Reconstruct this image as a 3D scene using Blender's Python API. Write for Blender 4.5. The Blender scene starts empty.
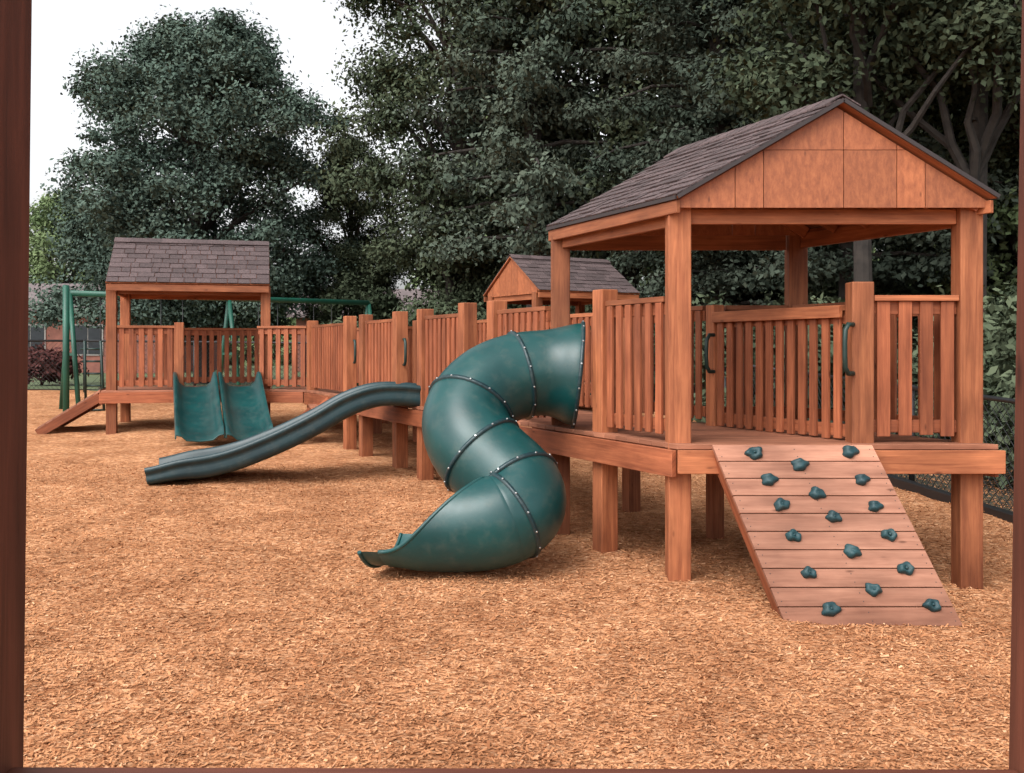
import bpy, math, random, bmesh
import numpy as np
from mathutils import Vector, Matrix
random.seed(7); rng=np.random.default_rng(11)
S=bpy.context.scene
V=Vector
# ------------------------------------------------------------------ helpers
def ss(a,b,x):
    t=max(0,min(1,(x-a)/(b-a))); return t*t*(3-2*t)
def zg(x,y):
    yy=min(max(y,2.0),24.0); xx=min(max(x,-12.0),8.0)
    return 0.03*(yy-7)-0.010*xx
def zg_np(x,y):
    return 0.03*(np.clip(y,2,24)-7)-0.010*np.clip(x,-12,8)
def newmat(name):
    m=bpy.data.materials.new(name); m.use_nodes=True
    nt=m.node_tree; nt.nodes.clear()
    out=nt.nodes.new('ShaderNodeOutputMaterial')
    return m,nt,out
def N(nt,t,**kw):
    n=nt.nodes.new(t)
    for k,v in kw.items(): setattr(n,k,v)
    return n
def ramp(nt,stops):
    r=nt.nodes.new('ShaderNodeValToRGB')
    e=r.color_ramp.elements
    while len(e)<len(stops): e.new(0.5)
    for i,(p,c) in enumerate(stops):
        e[i].position=p; e[i].color=(c[0],c[1],c[2],1)
    return r
def mixc(nt,mode,fac,a,b):
    m=nt.nodes.new('ShaderNodeMix'); m.data_type='RGBA'; m.blend_type=mode
    for idx,val in ((0,fac),(6,a),(7,b)):
        if isinstance(val,(int,float)): m.inputs[idx].default_value=val
        elif isinstance(val,tuple): m.inputs[idx].default_value=(*val,1)
        else: nt.links.new(val,m.inputs[idx])
    return m.outputs[2]
# ---- materials
def wood_mat(name,dark,light,rough=0.6,tlo=0.70,thi=1.20):
    m,nt,out=newmat(name); L=nt.links
    uv=N(nt,'ShaderNodeUVMap')
    mp=N(nt,'ShaderNodeMapping'); mp.inputs['Scale'].default_value=(1.6,30,1)
    L.new(uv.outputs[0],mp.inputs[0])
    n1=N(nt,'ShaderNodeTexNoise'); n1.inputs['Scale'].default_value=1.0; n1.inputs['Detail'].default_value=5; n1.inputs['Roughness'].default_value=0.68; n1.inputs['Distortion'].default_value=0.5
    L.new(mp.outputs[0],n1.inputs['Vector'])
    r=ramp(nt,[(0.30,dark),(0.68,light)])
    L.new(n1.outputs[0],r.inputs[0])
    mp2=N(nt,'ShaderNodeMapping'); mp2.inputs['Scale'].default_value=(2.2,7,1)
    L.new(uv.outputs[0],mp2.inputs[0])
    n2=N(nt,'ShaderNodeTexNoise'); n2.inputs['Scale'].default_value=1.3; n2.inputs['Detail'].default_value=3
    L.new(mp2.outputs[0],n2.inputs['Vector'])
    r2=ramp(nt,[(0.3,(0.70,0.67,0.65)),(0.7,(1.12,1.12,1.10))])
    L.new(n2.outputs[0],r2.inputs[0])
    c=mixc(nt,'MULTIPLY',1.0,r.outputs[0],r2.outputs[0])
    mp3=N(nt,'ShaderNodeMapping'); mp3.inputs['Scale'].default_value=(2.0,6.5,1); L.new(uv.outputs[0],mp3.inputs[0])
    vo=N(nt,'ShaderNodeTexVoronoi'); vo.inputs['Scale'].default_value=1.4; L.new(mp3.outputs[0],vo.inputs['Vector'])
    r3=ramp(nt,[(0.03,(0.35,0.30,0.28)),(0.10,(1,1,1))]); L.new(vo.outputs['Distance'],r3.inputs[0])
    c=mixc(nt,'MULTIPLY',0.85,c,r3.outputs[0])
    at=N(nt,'ShaderNodeAttribute',attribute_name='tint')
    mr=N(nt,'ShaderNodeMapRange'); mr.inputs['To Min'].default_value=tlo; mr.inputs['To Max'].default_value=thi
    L.new(at.outputs['Fac'],mr.inputs['Value'])
    cb=N(nt,'ShaderNodeCombineColor')
    for i in range(3): L.new(mr.outputs[0],cb.inputs[i])
    c=mixc(nt,'MULTIPLY',1.0,c,cb.outputs[0])
    ge=N(nt,'ShaderNodeNewGeometry')
    n4=N(nt,'ShaderNodeTexNoise'); n4.inputs['Scale'].default_value=1.3; n4.inputs['Detail'].default_value=4; L.new(ge.outputs['Position'],n4.inputs['Vector'])
    r4=ramp(nt,[(0.35,(0.80,0.78,0.77)),(0.6,(1.05,1.05,1.05))]); L.new(n4.outputs[0],r4.inputs[0])
    c=mixc(nt,'MULTIPLY',1.0,c,r4.outputs[0])
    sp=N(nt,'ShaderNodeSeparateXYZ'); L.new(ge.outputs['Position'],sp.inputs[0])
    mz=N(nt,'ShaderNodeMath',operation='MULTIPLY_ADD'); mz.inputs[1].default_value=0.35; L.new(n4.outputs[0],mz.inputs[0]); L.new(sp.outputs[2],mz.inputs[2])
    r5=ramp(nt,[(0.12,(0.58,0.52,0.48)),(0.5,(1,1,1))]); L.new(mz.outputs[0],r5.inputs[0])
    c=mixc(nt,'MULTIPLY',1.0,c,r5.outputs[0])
    b=N(nt,'ShaderNodeBsdfPrincipled'); b.inputs['Roughness'].default_value=rough
    b.inputs['Specular IOR Level'].default_value=0.3
    L.new(c,b.inputs['Base Color'])
    bp=N(nt,'ShaderNodeBump'); bp.inputs['Strength'].default_value=0.35; bp.inputs['Distance'].default_value=0.004
    L.new(n1.outputs[0],bp.inputs['Height']); L.new(bp.outputs[0],b.inputs['Normal'])
    L.new(b.outputs[0],out.inputs[0])
    return m
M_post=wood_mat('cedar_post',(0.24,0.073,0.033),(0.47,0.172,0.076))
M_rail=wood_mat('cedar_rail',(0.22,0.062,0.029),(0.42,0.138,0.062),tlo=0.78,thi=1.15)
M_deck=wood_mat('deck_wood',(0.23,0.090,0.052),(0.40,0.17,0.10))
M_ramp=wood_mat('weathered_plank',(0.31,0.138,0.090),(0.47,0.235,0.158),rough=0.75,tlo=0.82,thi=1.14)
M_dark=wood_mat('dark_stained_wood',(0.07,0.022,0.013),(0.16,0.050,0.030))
def ply_mat():
    m,nt,out=newmat('stained_plywood'); L=nt.links
    uv=N(nt,'ShaderNodeUVMap')
    mp=N(nt,'ShaderNodeMapping'); mp.inputs['Scale'].default_value=(3.2,7.5,1); L.new(uv.outputs[0],mp.inputs[0])
    n=N(nt,'ShaderNodeTexNoise'); n.inputs['Scale'].default_value=3.0; n.inputs['Detail'].default_value=7; n.inputs['Roughness'].default_value=0.75; n.inputs['Distortion'].default_value=0.25
    L.new(mp.outputs[0],n.inputs['Vector'])
    r=ramp(nt,[(0.30,(0.22,0.062,0.024)),(0.5,(0.34,0.105,0.040)),(0.70,(0.48,0.162,0.062))]); L.new(n.outputs[0],r.inputs[0])
    vo=N(nt,'ShaderNodeTexVoronoi'); vo.inputs['Scale'].default_value=1.3; L.new(mp.outputs[0],vo.inputs['Vector'])
    r3=ramp(nt,[(0.03,(0.35,0.30,0.28)),(0.11,(1,1,1))]); L.new(vo.outputs['Distance'],r3.inputs[0])
    c=mixc(nt,'MULTIPLY',0.8,r.outputs[0],r3.outputs[0])
    at=N(nt,'ShaderNodeAttribute',attribute_name='tint')
    mr=N(nt,'ShaderNodeMapRange'); mr.inputs['To Min'].default_value=0.80; mr.inputs['To Max'].default_value=1.12
    L.new(at.outputs['Fac'],mr.inputs['Value'])
    cb=N(nt,'ShaderNodeCombineColor')
    for i in range(3): L.new(mr.outputs[0],cb.inputs[i])
    c=mixc(nt,'MULTIPLY',1.0,c,cb.outputs[0])
    b=N(nt,'ShaderNodeBsdfPrincipled'); b.inputs['Roughness'].default_value=0.55
    L.new(c,b.inputs['Base Color']); L.new(b.outputs[0],out.inputs[0]); return m
M_ply=ply_mat()
def shingle_mat():
    m,nt,out=newmat('asphalt_shingle'); L=nt.links
    ge=N(nt,'ShaderNodeNewGeometry')
    n=N(nt,'ShaderNodeTexNoise'); n.inputs['Scale'].default_value=60; n.inputs['Detail'].default_value=4; L.new(ge.outputs['Position'],n.inputs['Vector'])
    r=ramp(nt,[(0.35,(0.046,0.032,0.033)),(0.65,(0.125,0.086,0.084))]); L.new(n.outputs[0],r.inputs[0])
    at=N(nt,'ShaderNodeAttribute',attribute_name='tint')
    mr=N(nt,'ShaderNodeMapRange'); mr.inputs['To Min'].default_value=0.7; mr.inputs['To Max'].default_value=1.2
    L.new(at.outputs['Fac'],mr.inputs['Value'])
    cb=N(nt,'ShaderNodeCombineColor')
    for i in range(3): L.new(mr.outputs[0],cb.inputs[i])
    c=mixc(nt,'MULTIPLY',1.0,r.outputs[0],cb.outputs[0])
    b=N(nt,'ShaderNodeBsdfPrincipled'); b.inputs['Roughness'].default_value=0.9
    L.new(c,b.inputs['Base Color'])
    L.new(b.outputs[0],out.inputs[0]); return m
M_shin=shingle_mat()
def plastic_mat(name,c1,c2,rough=0.28,dust=0.25):
    m,nt,out=newmat(name); L=nt.links
    ge=N(nt,'ShaderNodeNewGeometry')
    n=N(nt,'ShaderNodeTexNoise'); n.inputs['Scale'].default_value=2.5; n.inputs['Detail'].default_value=4; L.new(ge.outputs['Position'],n.inputs['Vector'])
    r=ramp(nt,[(0.35,c1),(0.7,c2)]); L.new(n.outputs[0],r.inputs[0])
    n2=N(nt,'ShaderNodeTexNoise'); n2.inputs['Scale'].default_value=9; n2.inputs['Detail'].default_value=7; n2.inputs['Roughness'].default_value=0.7; L.new(ge.outputs['Position'],n2.inputs['Vector'])
    r2=ramp(nt,[(0.50,(0,0,0)),(0.8,(dust,dust,dust))]); L.new(n2.outputs[0],r2.inputs[0])
    c=mixc(nt,'MIX',r2.outputs[0],r.outputs[0],(0.14,0.14,0.11))
    b=N(nt,'ShaderNodeBsdfPrincipled')
    rr=N(nt,'ShaderNodeMapRange'); rr.inputs['To Min'].default_value=rough-0.06; rr.inputs['To Max'].default_value=rough+0.22
    L.new(n2.outputs[0],rr.inputs['Value']); L.new(rr.outputs[0],b.inputs['Roughness'])
    L.new(c,b.inputs['Base Color'])
    bp=N(nt,'ShaderNodeBump'); bp.inputs['Strength'].default_value=0.12; bp.inputs['Distance'].default_value=0.01
    L.new(n2.outputs[0],bp.inputs['Height']); L.new(bp.outputs[0],b.inputs['Normal'])
    L.new(b.outputs[0],out.inputs[0]); return m
M_teal=plastic_mat('green_plastic',(0.003,0.042,0.043),(0.005,0.062,0.061))
M_tealdk=plastic_mat('dark_green_plastic',(0.004,0.022,0.028),(0.007,0.034,0.040),0.32)
M_hold=plastic_mat('hold_plastic',(0.004,0.030,0.038),(0.007,0.048,0.056),0.5)
M_green=plastic_mat('green_paint',(0.007,0.065,0.043),(0.010,0.095,0.060),0.4,0.1)
M_hand=plastic_mat('dark_green_paint',(0.006,0.022,0.018),(0.008,0.032,0.026),0.4,0.1)
def flat(name,c,rough=0.6,metal=0.0,var=0.15,scale=6):
    m,nt,out=newmat(name); L=nt.links
    ge=N(nt,'ShaderNodeNewGeometry')
    n=N(nt,'ShaderNodeTexNoise'); n.inputs['Scale'].default_value=scale; n.inputs['Detail'].default_value=4; L.new(ge.outputs['Position'],n.inputs['Vector'])
    r=ramp(nt,[(0.3,tuple(x*(1-var) for x in c)),(0.7,tuple(min(1,x*(1+var)) for x in c))]); L.new(n.outputs[0],r.inputs[0])
    b=N(nt,'ShaderNodeBsdfPrincipled'); b.inputs['Roughness'].default_value=rough; b.inputs['Metallic'].default_value=metal
    L.new(r.outputs[0],b.inputs['Base Color']); L.new(b.outputs[0],out.inputs[0]); return m
M_bolt=flat('steel_bolt',(0.45,0.46,0.46),0.35,0.8)
M_black=flat('black_metal',(0.012,0.012,0.013),0.5)
M_drip=flat('dark_drip_edge',(0.03,0.022,0.022),0.6)
M_bark=flat('bark',(0.028,0.022,0.018),0.9,0,0.45,7)
M_house=flat('house_brick',(0.22,0.085,0.062),0.9,0,0.25,3)
M_hroof=flat('house_roof',(0.15,0.118,0.118),0.9,0,0.2,3)
M_glass=flat('window_glass',(0.03,0.035,0.04),0.1)
M_white=flat('pale_trim',(0.30,0.27,0.25),0.6)
def leaf_mat(name,dark,light):
    m,nt,out=newmat(name); L=nt.links
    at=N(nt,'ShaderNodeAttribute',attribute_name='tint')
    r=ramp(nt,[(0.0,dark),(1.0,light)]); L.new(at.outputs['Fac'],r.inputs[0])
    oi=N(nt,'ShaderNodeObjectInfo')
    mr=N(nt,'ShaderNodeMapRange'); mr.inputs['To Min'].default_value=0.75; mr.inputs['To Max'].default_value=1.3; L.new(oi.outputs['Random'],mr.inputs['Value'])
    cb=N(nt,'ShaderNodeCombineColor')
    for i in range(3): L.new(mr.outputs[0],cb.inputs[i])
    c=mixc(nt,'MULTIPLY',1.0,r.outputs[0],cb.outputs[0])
    d=N(nt,'ShaderNodeBsdfDiffuse')
    L.new(c,d.inputs[0]); L.new(d.outputs[0],out.inputs[0]); return m
M_leafA=leaf_mat('leaves_oak',(0.050,0.076,0.062),(0.088,0.120,0.096))  # haze is put into these leaf colours: greyer, bluer and lighter
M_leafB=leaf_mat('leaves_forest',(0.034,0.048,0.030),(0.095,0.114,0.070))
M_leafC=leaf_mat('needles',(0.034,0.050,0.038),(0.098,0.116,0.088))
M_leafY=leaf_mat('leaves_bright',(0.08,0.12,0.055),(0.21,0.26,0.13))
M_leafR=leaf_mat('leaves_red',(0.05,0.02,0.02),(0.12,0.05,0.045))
CH=[(0.0,(0.21,0.088,0.044)),(0.25,(0.40,0.175,0.082)),(0.7,(0.58,0.285,0.142)),(1.0,(0.73,0.45,0.27))]
MOT=[(0.36,(0.74,0.68,0.65)),(0.60,(1.05,1.05,1.04))]
def mottle(nt,ge):
    n=N(nt,'ShaderNodeTexNoise'); n.inputs['Scale'].default_value=1.4; n.inputs['Detail'].default_value=6; n.inputs['Roughness'].default_value=0.72; nt.links.new(ge.outputs['Position'],n.inputs['Vector'])
    rn=ramp(nt,MOT); nt.links.new(n.outputs[0],rn.inputs[0]); return rn.outputs[0]
def chip_mat():
    m,nt,out=newmat('wood_chip'); L=nt.links
    at=N(nt,'ShaderNodeAttribute',attribute_name='tint')
    r=ramp(nt,CH); L.new(at.outputs['Fac'],r.inputs[0])
    b=N(nt,'ShaderNodeBsdfDiffuse')
    ge=N(nt,'ShaderNodeNewGeometry')
    c=mixc(nt,'MULTIPLY',1.0,r.outputs[0],mottle(nt,ge))
    L.new(c,b.inputs['Color']); L.new(b.outputs[0],out.inputs[0]); return m
M_chip=chip_mat()
def ground_mat():
    m,nt,out=newmat('wood_mulch'); L=nt.links
    ge=N(nt,'ShaderNodeNewGeometry')
    def vor(sc,st,rot):
        mp=N(nt,'ShaderNodeMapping'); mp.inputs['Scale'].default_value=(sc*st,sc,sc); mp.inputs['Rotation'].default_value=(0,0,rot)
        L.new(ge.outputs['Position'],mp.inputs[0])
        v=N(nt,'ShaderNodeTexVoronoi'); v.inputs['Scale'].default_value=1
        L.new(mp.outputs[0],v.inputs['Vector']); return v
    v1=vor(95,0.35,0.5); v2=vor(70,0.35,2.1)
    sp1=N(nt,'ShaderNodeSeparateColor'); L.new(v1.outputs['Color'],sp1.inputs[0])
    sp2=N(nt,'ShaderNodeSeparateColor'); L.new(v2.outputs['Color'],sp2.inputs[0])
    r1=ramp(nt,CH); L.new(sp1.outputs[0],r1.inputs[0])
    r2=ramp(nt,CH); L.new(sp2.outputs[1],r2.inputs[0])
    c=mixc(nt,'MIX',0.5,r1.outputs[0],r2.outputs[0])
    c=mixc(nt,'MULTIPLY',1.0,c,mottle(nt,ge))
    nf=N(nt,'ShaderNodeTexNoise'); nf.inputs['Scale'].default_value=12; nf.inputs['Detail'].default_value=5; nf.inputs['Roughness'].default_value=0.78; L.new(ge.outputs['Position'],nf.inputs['Vector'])
    rf=ramp(nt,[(0.36,(0.64,0.60,0.58)),(0.58,(1.07,1.07,1.07))]); L.new(nf.outputs[0],rf.inputs[0])
    c=mixc(nt,'MULTIPLY',1.0,c,rf.outputs[0])
    b=N(nt,'ShaderNodeBsdfDiffuse')
    L.new(c,b.inputs['Color'])
    bp2=N(nt,'ShaderNodeBump'); bp2.inputs['Strength'].default_value=0.7; bp2.inputs['Distance'].default_value=0.04
    L.new(nf.outputs[0],bp2.inputs['Height'])
    L.new(bp2.outputs[0],b.inputs['Normal']); L.new(b.outputs[0],out.inputs[0]); return m
M_ground=ground_mat()
M_grass=flat('grass_ground',(0.075,0.10,0.04),0.95,0,0.4,2.5)
M_litter=flat('leaf_litter',(0.045,0.04,0.022),0.95,0,0.5,4)

# ------------------------------------------------------------------ mesh builder
class B:
    def __init__(s): s.v=[];s.f=[];s.uv=[];s.t=[];s.m=[];s.mats=[];s.sm=[]
    def mi(s,m):
        if m not in s.mats: s.mats.append(m)
        return s.mats.index(m)
    def face(s,idx,grain,off,t,mat,smooth=False):
        p=[s.v[i] for i in idx]
        n=(p[1]-p[0]).cross(p[2]-p[0])
        if n.length<1e-12: n=V((0,0,1))
        n.normalize(); g=grain.normalized()
        if abs(n.dot(g))>0.9:
            g=n.orthogonal().normalized()
        w=n.cross(g).normalized()
        for q in p: s.uv.append((q.dot(g)+off[0],q.dot(w)+off[1]))
        s.f.append(idx); s.t.append(t); s.m.append(s.mi(mat)); s.sm.append(smooth)
    def hexa(s,a,b,mat,grain=None,tint=None):
        k=len(s.v); a=[V(x) for x in a]; b=[V(x) for x in b]; s.v+=a+b
        c=sum(b,V())/4-sum(a,V())/4
        n=(a[1]-a[0]).cross(a[2]-a[0])
        if grain is None:
            ed=[a[1]-a[0],a[3]-a[0],b[0]-a[0]]; grain=max(ed,key=lambda e:e.length)
        off=(random.uniform(0,50),random.uniform(0,50)); t=random.random() if tint is None else tint
        F=[(3,2,1,0),(4,5,6,7),(0,1,5,4),(1,2,6,5),(2,3,7,6),(3,0,4,7)]
        if n.dot(c)<0: F=[tuple(reversed(f)) for f in F]
        for f in F: s.face([k+i for i in f],grain,off,t,mat)
    def beam(s,p0,p1,w,h,mat,up=(0,0,1),tint=None):
        p0=V(p0);p1=V(p1);d=(p1-p0).normalized();up=V(up)
        if abs(d.dot(up))>0.99: up=V((0,1,0))
        sd=d.cross(up).normalized(); u=sd.cross(d).normalized()
        q=lambda p:[p-sd*w/2-u*h/2,p+sd*w/2-u*h/2,p+sd*w/2+u*h/2,p-sd*w/2+u*h/2]
        s.hexa(q(p0),q(p1),mat,grain=d,tint=tint)
    def post(s,x,y,z0,z1,w,mat,ang=0.0,w2=None):
        c,sn=math.cos(ang),math.sin(ang); w2=w2 or w
        q=lambda z:[V((x+c*a*w/2-sn*b*w2/2,y+sn*a*w/2+c*b*w2/2,z)) for a,b in((-1,-1),(1,-1),(1,1),(-1,1))]
        s.hexa(q(z0),q(z1),mat,grain=V((0,0,1)))
    def prism(s,quad,vec,mat,grain=None,tint=None):
        vec=V(vec); s.hexa([V(p) for p in quad],[V(p)+vec for p in quad],mat,grain,tint)
    def poly(s,pts,vec,mat,grain,tint=None):
        k=len(s.v); n=len(pts); vec=V(vec); pts=[V(p) for p in pts]
        s.v+=pts+[p+vec for p in pts]; off=(random.uniform(0,50),random.uniform(0,50)); t=random.random() if tint is None else tint
        nn=(pts[1]-pts[0]).cross(pts[2]-pts[0]); fl=nn.dot(vec)<0
        F=[tuple(reversed(range(n))),tuple(range(n,2*n))]+[(i,(i+1)%n,n+(i+1)%n,n+i) for i in range(n)]
        if fl: F=[tuple(reversed(f)) for f in F]
        for f in F: s.face([k+i for i in f],grain,off,t,mat)
    def tube(s,pts,rad,mat,seg=10,caps=True,tint=None):
        pts=[V(p) for p in pts]; n=len(pts)
        if not hasattr(rad,'__len__'): rad=[rad]*n
        k=len(s.v); t=random.random() if tint is None else tint; ref=None; off=(random.random()*9,random.random()*9)
        for i,p in enumerate(pts):
            d=(pts[min(i+1,n-1)]-pts[max(i-1,0)]).normalized()
            if ref is None: ref=d.orthogonal().normalized()
            ref=(ref-d*ref.dot(d)).normalized(); w=d.cross(ref)
            for j in range(seg):
                a=2*math.pi*j/seg; s.v.append(p+(ref*math.cos(a)+w*math.sin(a))*rad[i])
        for i in range(n-1):
            for j in range(seg):
                a=k+i*seg+j; b=k+i*seg+(j+1)%seg
                s.face([a,b,b+seg,a+seg],(pts[i+1]-pts[i]),off,t,mat,True)
        if caps:
            s.face([k+j for j in reversed(range(seg))],V((1,0,0)),off,t,mat)
            s.face([k+(n-1)*seg+j for j in range(seg)],V((1,0,0)),off,t,mat)
    def obj(s,name,parent=None,bevel=0.0,loc=None,rot=0.0):
        me=bpy.data.meshes.new(name); me.from_pydata([tuple(v) for v in s.v],[],s.f)
        for m in s.mats: me.materials.append(m)
        me.polygons.foreach_set('material_index',s.m); me.polygons.foreach_set('use_smooth',s.sm)
        uvl=me.uv_layers.new(name='UVMap'); uvl.data.foreach_set('uv',[c for u in s.uv for c in u])
        a=me.attributes.new('tint','FLOAT','FACE'); a.data.foreach_set('value',s.t)
        me.update()
        o=bpy.data.objects.new(name,me); S.collection.objects.link(o)
        if parent: o.parent=parent
        if loc: o.location=loc
        o.rotation_euler[2]=rot
        if bevel:
            bm=o.modifiers.new('bevel','BEVEL'); bm.width=bevel; bm.segments=2; bm.limit_method='ANGLE'; bm.angle_limit=math.radians(50)
        return o
def empty(name,loc=(0,0,0),rot=0):
    e=bpy.data.objects.new(name,None); S.collection.objects.link(e); e.location=loc; e.rotation_euler[2]=rot; e.empty_display_size=0.2; return e

# ------------------------------------------------------------------ layout
ZD=0.965
def XL(y): return 4.44-0.485*y
WW=1.27
def railing(b,p0,p1,z=ZD,top=1.0,sp=0.125,pw=0.075,pt=0.022,bot=0.07,cap=0.13):
    a=V((p0[0],p0[1],0)); c=V((p1[0],p1[1],0)); d=(c-a); Ln=d.length; d.normalize(); ang=math.atan2(d.y,d.x)
    b.beam(a+V((0,0,z+top-0.02)),c+V((0,0,z+top-0.02)),cap,0.038,M_post)
    b.beam(a+V((0,0,z+top-0.085)),c+V((0,0,z+top-0.085)),0.045,0.088,M_rail)
    b.beam(a+V((0,0,z+bot+0.04)),c+V((0,0,z+bot+0.04)),0.045,0.085,M_rail)
    n=max(1,int(Ln/sp)); sd=V((-d.y,d.x,0))
    if sd.y>0: sd=-sd
    for i in range(n):
        p=a+d*(Ln*(i+0.5)/n+random.uniform(-.005,.005))+sd*(0.0225+pt/2+0.002)
        b.post(p.x,p.y,z+bot-0.02+random.uniform(-.008,.004),z+top-0.042,pw,M_rail,ang+random.uniform(-.02,.02),pt)
PA=math.atan2(1,-0.485)-math.pi/2
def gposts(b,x,y,z1,w,ang=0.0): b.post(x,y,zg(x,y)-0.25,z1,w,M_post,ang)
def handle(b,x,y,z,ang,h=0.30,d=0.09):
    c,s_=math.cos(ang),math.sin(ang); pts=[]
    for t,zz in ((0,0),(0.6,0.0),(0.93,0.04),(1,0.12),(1,h-0.12),(0.93,h-0.04),(0.6,h),(0,h)):
        pts.append((x+c*d*t,y+s_*d*t,z+zz))
    b.tube(pts,0.017,M_hand,8)

def shingles(b,r0,r1,e0,e1,courses=9,tab=0.16,ov=0.03):
    r0,r1,e0,e1=map(V,(r0,r1,e0,e1))
    nrm=(r1-r0).cross(e0-r0).normalized()
    if nrm.z<0: nrm=-nrm
    b.prism([r0,r1,e1,e0],nrm*0.016,M_post,grain=e0-r0)
    lift=nrm*0.020
    for i in range(courses):
        t0=i/courses; t1=min(1,(i+1.12)/courses)
        lo0=e0.lerp(r0,t0);lo1=e1.lerp(r1,t0);hi0=e0.lerp(r0,t1);hi1=e1.lerp(r1,t1)
        Ln=(lo1-lo0).length; n=max(3,int(Ln/tab)); cuts=[0]
        for j in range(1,n): cuts.append((j+random.uniform(-.3,.3)+(0.5 if i%2 else 0))/ (n+0.5))
        cuts.append(1)
        for j in range(n):
            u0,u1=cuts[j]+0.002,cuts[j+1]-0.002
            th=random.choice((0.006,0.009,0.012))
            a=lo0.lerp(lo1,u0)+lift+nrm*0.010;bb=lo0.lerp(lo1,u1)+lift+nrm*0.010
            c=hi0.lerp(hi1,u1)+lift;d=hi0.lerp(hi1,u0)+lift
            b.prism([a,bb,c,d],nrm*th,M_shin)
def clip(poly,ax,val,keep_less):
    out=[]
    for i in range(len(poly)):
        p,q=poly[i],poly[(i+1)%len(poly)]
        ip=(p[ax]<=val)==keep_less or p[ax]==val; iq=(q[ax]<=val)==keep_less or q[ax]==val
        if ip: out.append(p)
        if ip!=iq:
            t=(val-p[ax])/(q[ax]-p[ax]); out.append(tuple(p[k]+t*(q[k]-p[k]) for k in range(2)))
    return out

# ---- main play tower (right)
T=empty('wooden_play_tower',(0,0,0))
b=B()
PW=0.155
Yf,Yb=6.82,8.40
RS=1.98
ZB=2.56
for (x,y) in ((XL(Yf),Yf),(XL(Yf)+RS-.01,Yf),(XL(Yb)+.04,Yb),(XL(Yb)+RS+.04,Yb)):
    b.post(x,y,zg(x,y)-0.3,ZB,PW,M_post,0.0)
b.post(2.37,Yf,ZD-0.15,ZD+1.09,0.15,M_post)
b.post(XL(7.68),7.68,zg(0,7.6)-0.3,ZD+1.09,0.145,M_post,PA)
xb=XL(8.3)+WW
b.post(xb,8.3,zg(0,8.3)-0.3,ZD+1.0,0.11,M_post,PA)
for x,y in ((2.2,7.7),(1.3,7.9),(2.55,7.6)): b.post(x,y,zg(x,y)-0.3,ZD-0.15,0.13,M_post)
b.obj('posts',T,bevel=0.008)
b=B()
y=6.66
while y<8.55:
    x0,x1=XL(y)-0.11,XL(y)+RS+0.05
    y1=y+0.135
    b.prism([(x0,y,ZD-0.035),(x1,y,ZD-0.035),(x1-0.485*0.135,y1,ZD-0.035),(x0-0.485*0.135,y1,ZD-0.035)],(0,0,0.035),M_deck,grain=V((1,0,0)))
    y+=0.141
x0,x1=XL(6.64)-0.12,XL(6.64)+RS+0.07
b.beam((x0,6.638,ZD-0.115),(x1,6.638,ZD-0.115),0.038,0.155,M_post)
b.beam((XL(6.66)-0.13,6.66,ZD-0.13),(XL(8.5)-0.13,8.5,ZD-0.13),0.038,0.18,M_rail)
b.beam((XL(6.66)+RS+0.05,6.68,ZD-0.13),(XL(8.5)+RS+0.05,8.5,ZD-0.13),0.038,0.18,M_rail)
for i in range(5):
    yy=7.0+i*0.35; b.beam((XL(yy)-0.09,yy,ZD-0.12),(XL(yy)+RS+0.02,yy,ZD-0.12),0.038,0.16,M_rail)
b.obj('deck',T,bevel=0.004)
b=B()
railing(b,(2.37+0.08,Yf),(XL(Yf)+RS-0.09,Yf),sp=0.14,pw=0.088)
railing(b,(XL(6.92),6.92),(XL(7.62),7.62),sp=0.115,pw=0.072,cap=0.09)
railing(b,(2.33,6.93),(xb+0.03,8.24),top=0.94,sp=0.112,pw=0.068,bot=0.03)
_a=V((2.33,6.93,0));_c=V((xb+.03,8.24,0));_d=(_c-_a).normalized();_s=V((_d.y,-_d.x,0))
if _s.y>0:_s=-_s
b.beam(_a+_s*.068+V((0,0,ZD+.895)),_c+_s*.068+V((0,0,ZD+.895)),.034,.085,M_post)
railing(b,(XL(6.95)+RS,6.95),(XL(8.32)+RS,8.32),sp=0.13,pw=0.07)
railing(b,(xb+0.1,Yb),(XL(Yb)+RS-0.04,Yb),sp=0.13,pw=0.07)
b.obj('railings',T,bevel=0.003)
b=B()
handle(b,2.30,6.74,ZD+0.33+0.14,math.radians(215),0.33)
handle(b,xb-0.02,8.24,ZD+0.45,math.radians(215),0.3)
b.obj('grab_handles',T)
b=B()
cx=XL(6.70)+RS/2-0.01; HW={-1:1.08,1:1.01}; Yr0,Yr1=6.68,8.40; zr=3.235; ze=2.61
def sx(x,yy): return x-0.45*(yy-Yr0)
def rp(dx,z,yy): return (sx(cx+dx,yy),yy,z)
for sgn in (-1,1):
    hw=HW[sgn]
    shingles(b,rp(0,zr,Yr0-0.05),rp(0,zr,Yr1),rp(sgn*(hw+0.01),ze-0.01,Yr0-0.05),rp(sgn*(hw+0.01),ze-0.01,Yr1),12,0.14)
for i in range(12):
    ya=Yr0-0.05+(Yr1-Yr0+0.05)*i/12; yb_=ya+(Yr1-Yr0+0.05)/12*1.05
    for sgn in (-1,1):
        b.prism([rp(0,zr+0.048,ya),rp(sgn*0.12,zr-0.025,ya),rp(sgn*0.12,zr-0.03,yb_),rp(0,zr+0.043,yb_)],(0,0,0.010),M_shin)
for sgn in (-1,1):
    hw=HW[sgn]
    b.beam(rp(sgn*0.0,zr+0.016,Yr0-0.060),rp(sgn*(hw+0.02),ze,Yr0-0.060),0.012,0.026,M_drip)
    b.beam(rp(sgn*(hw+0.025),ze-0.002,Yr0-0.05),rp(sgn*(hw+0.025),ze-0.002,Yr1),0.012,0.026,M_drip)
b.obj('shingle_roof',T)
b=B()
zb=2.545
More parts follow.
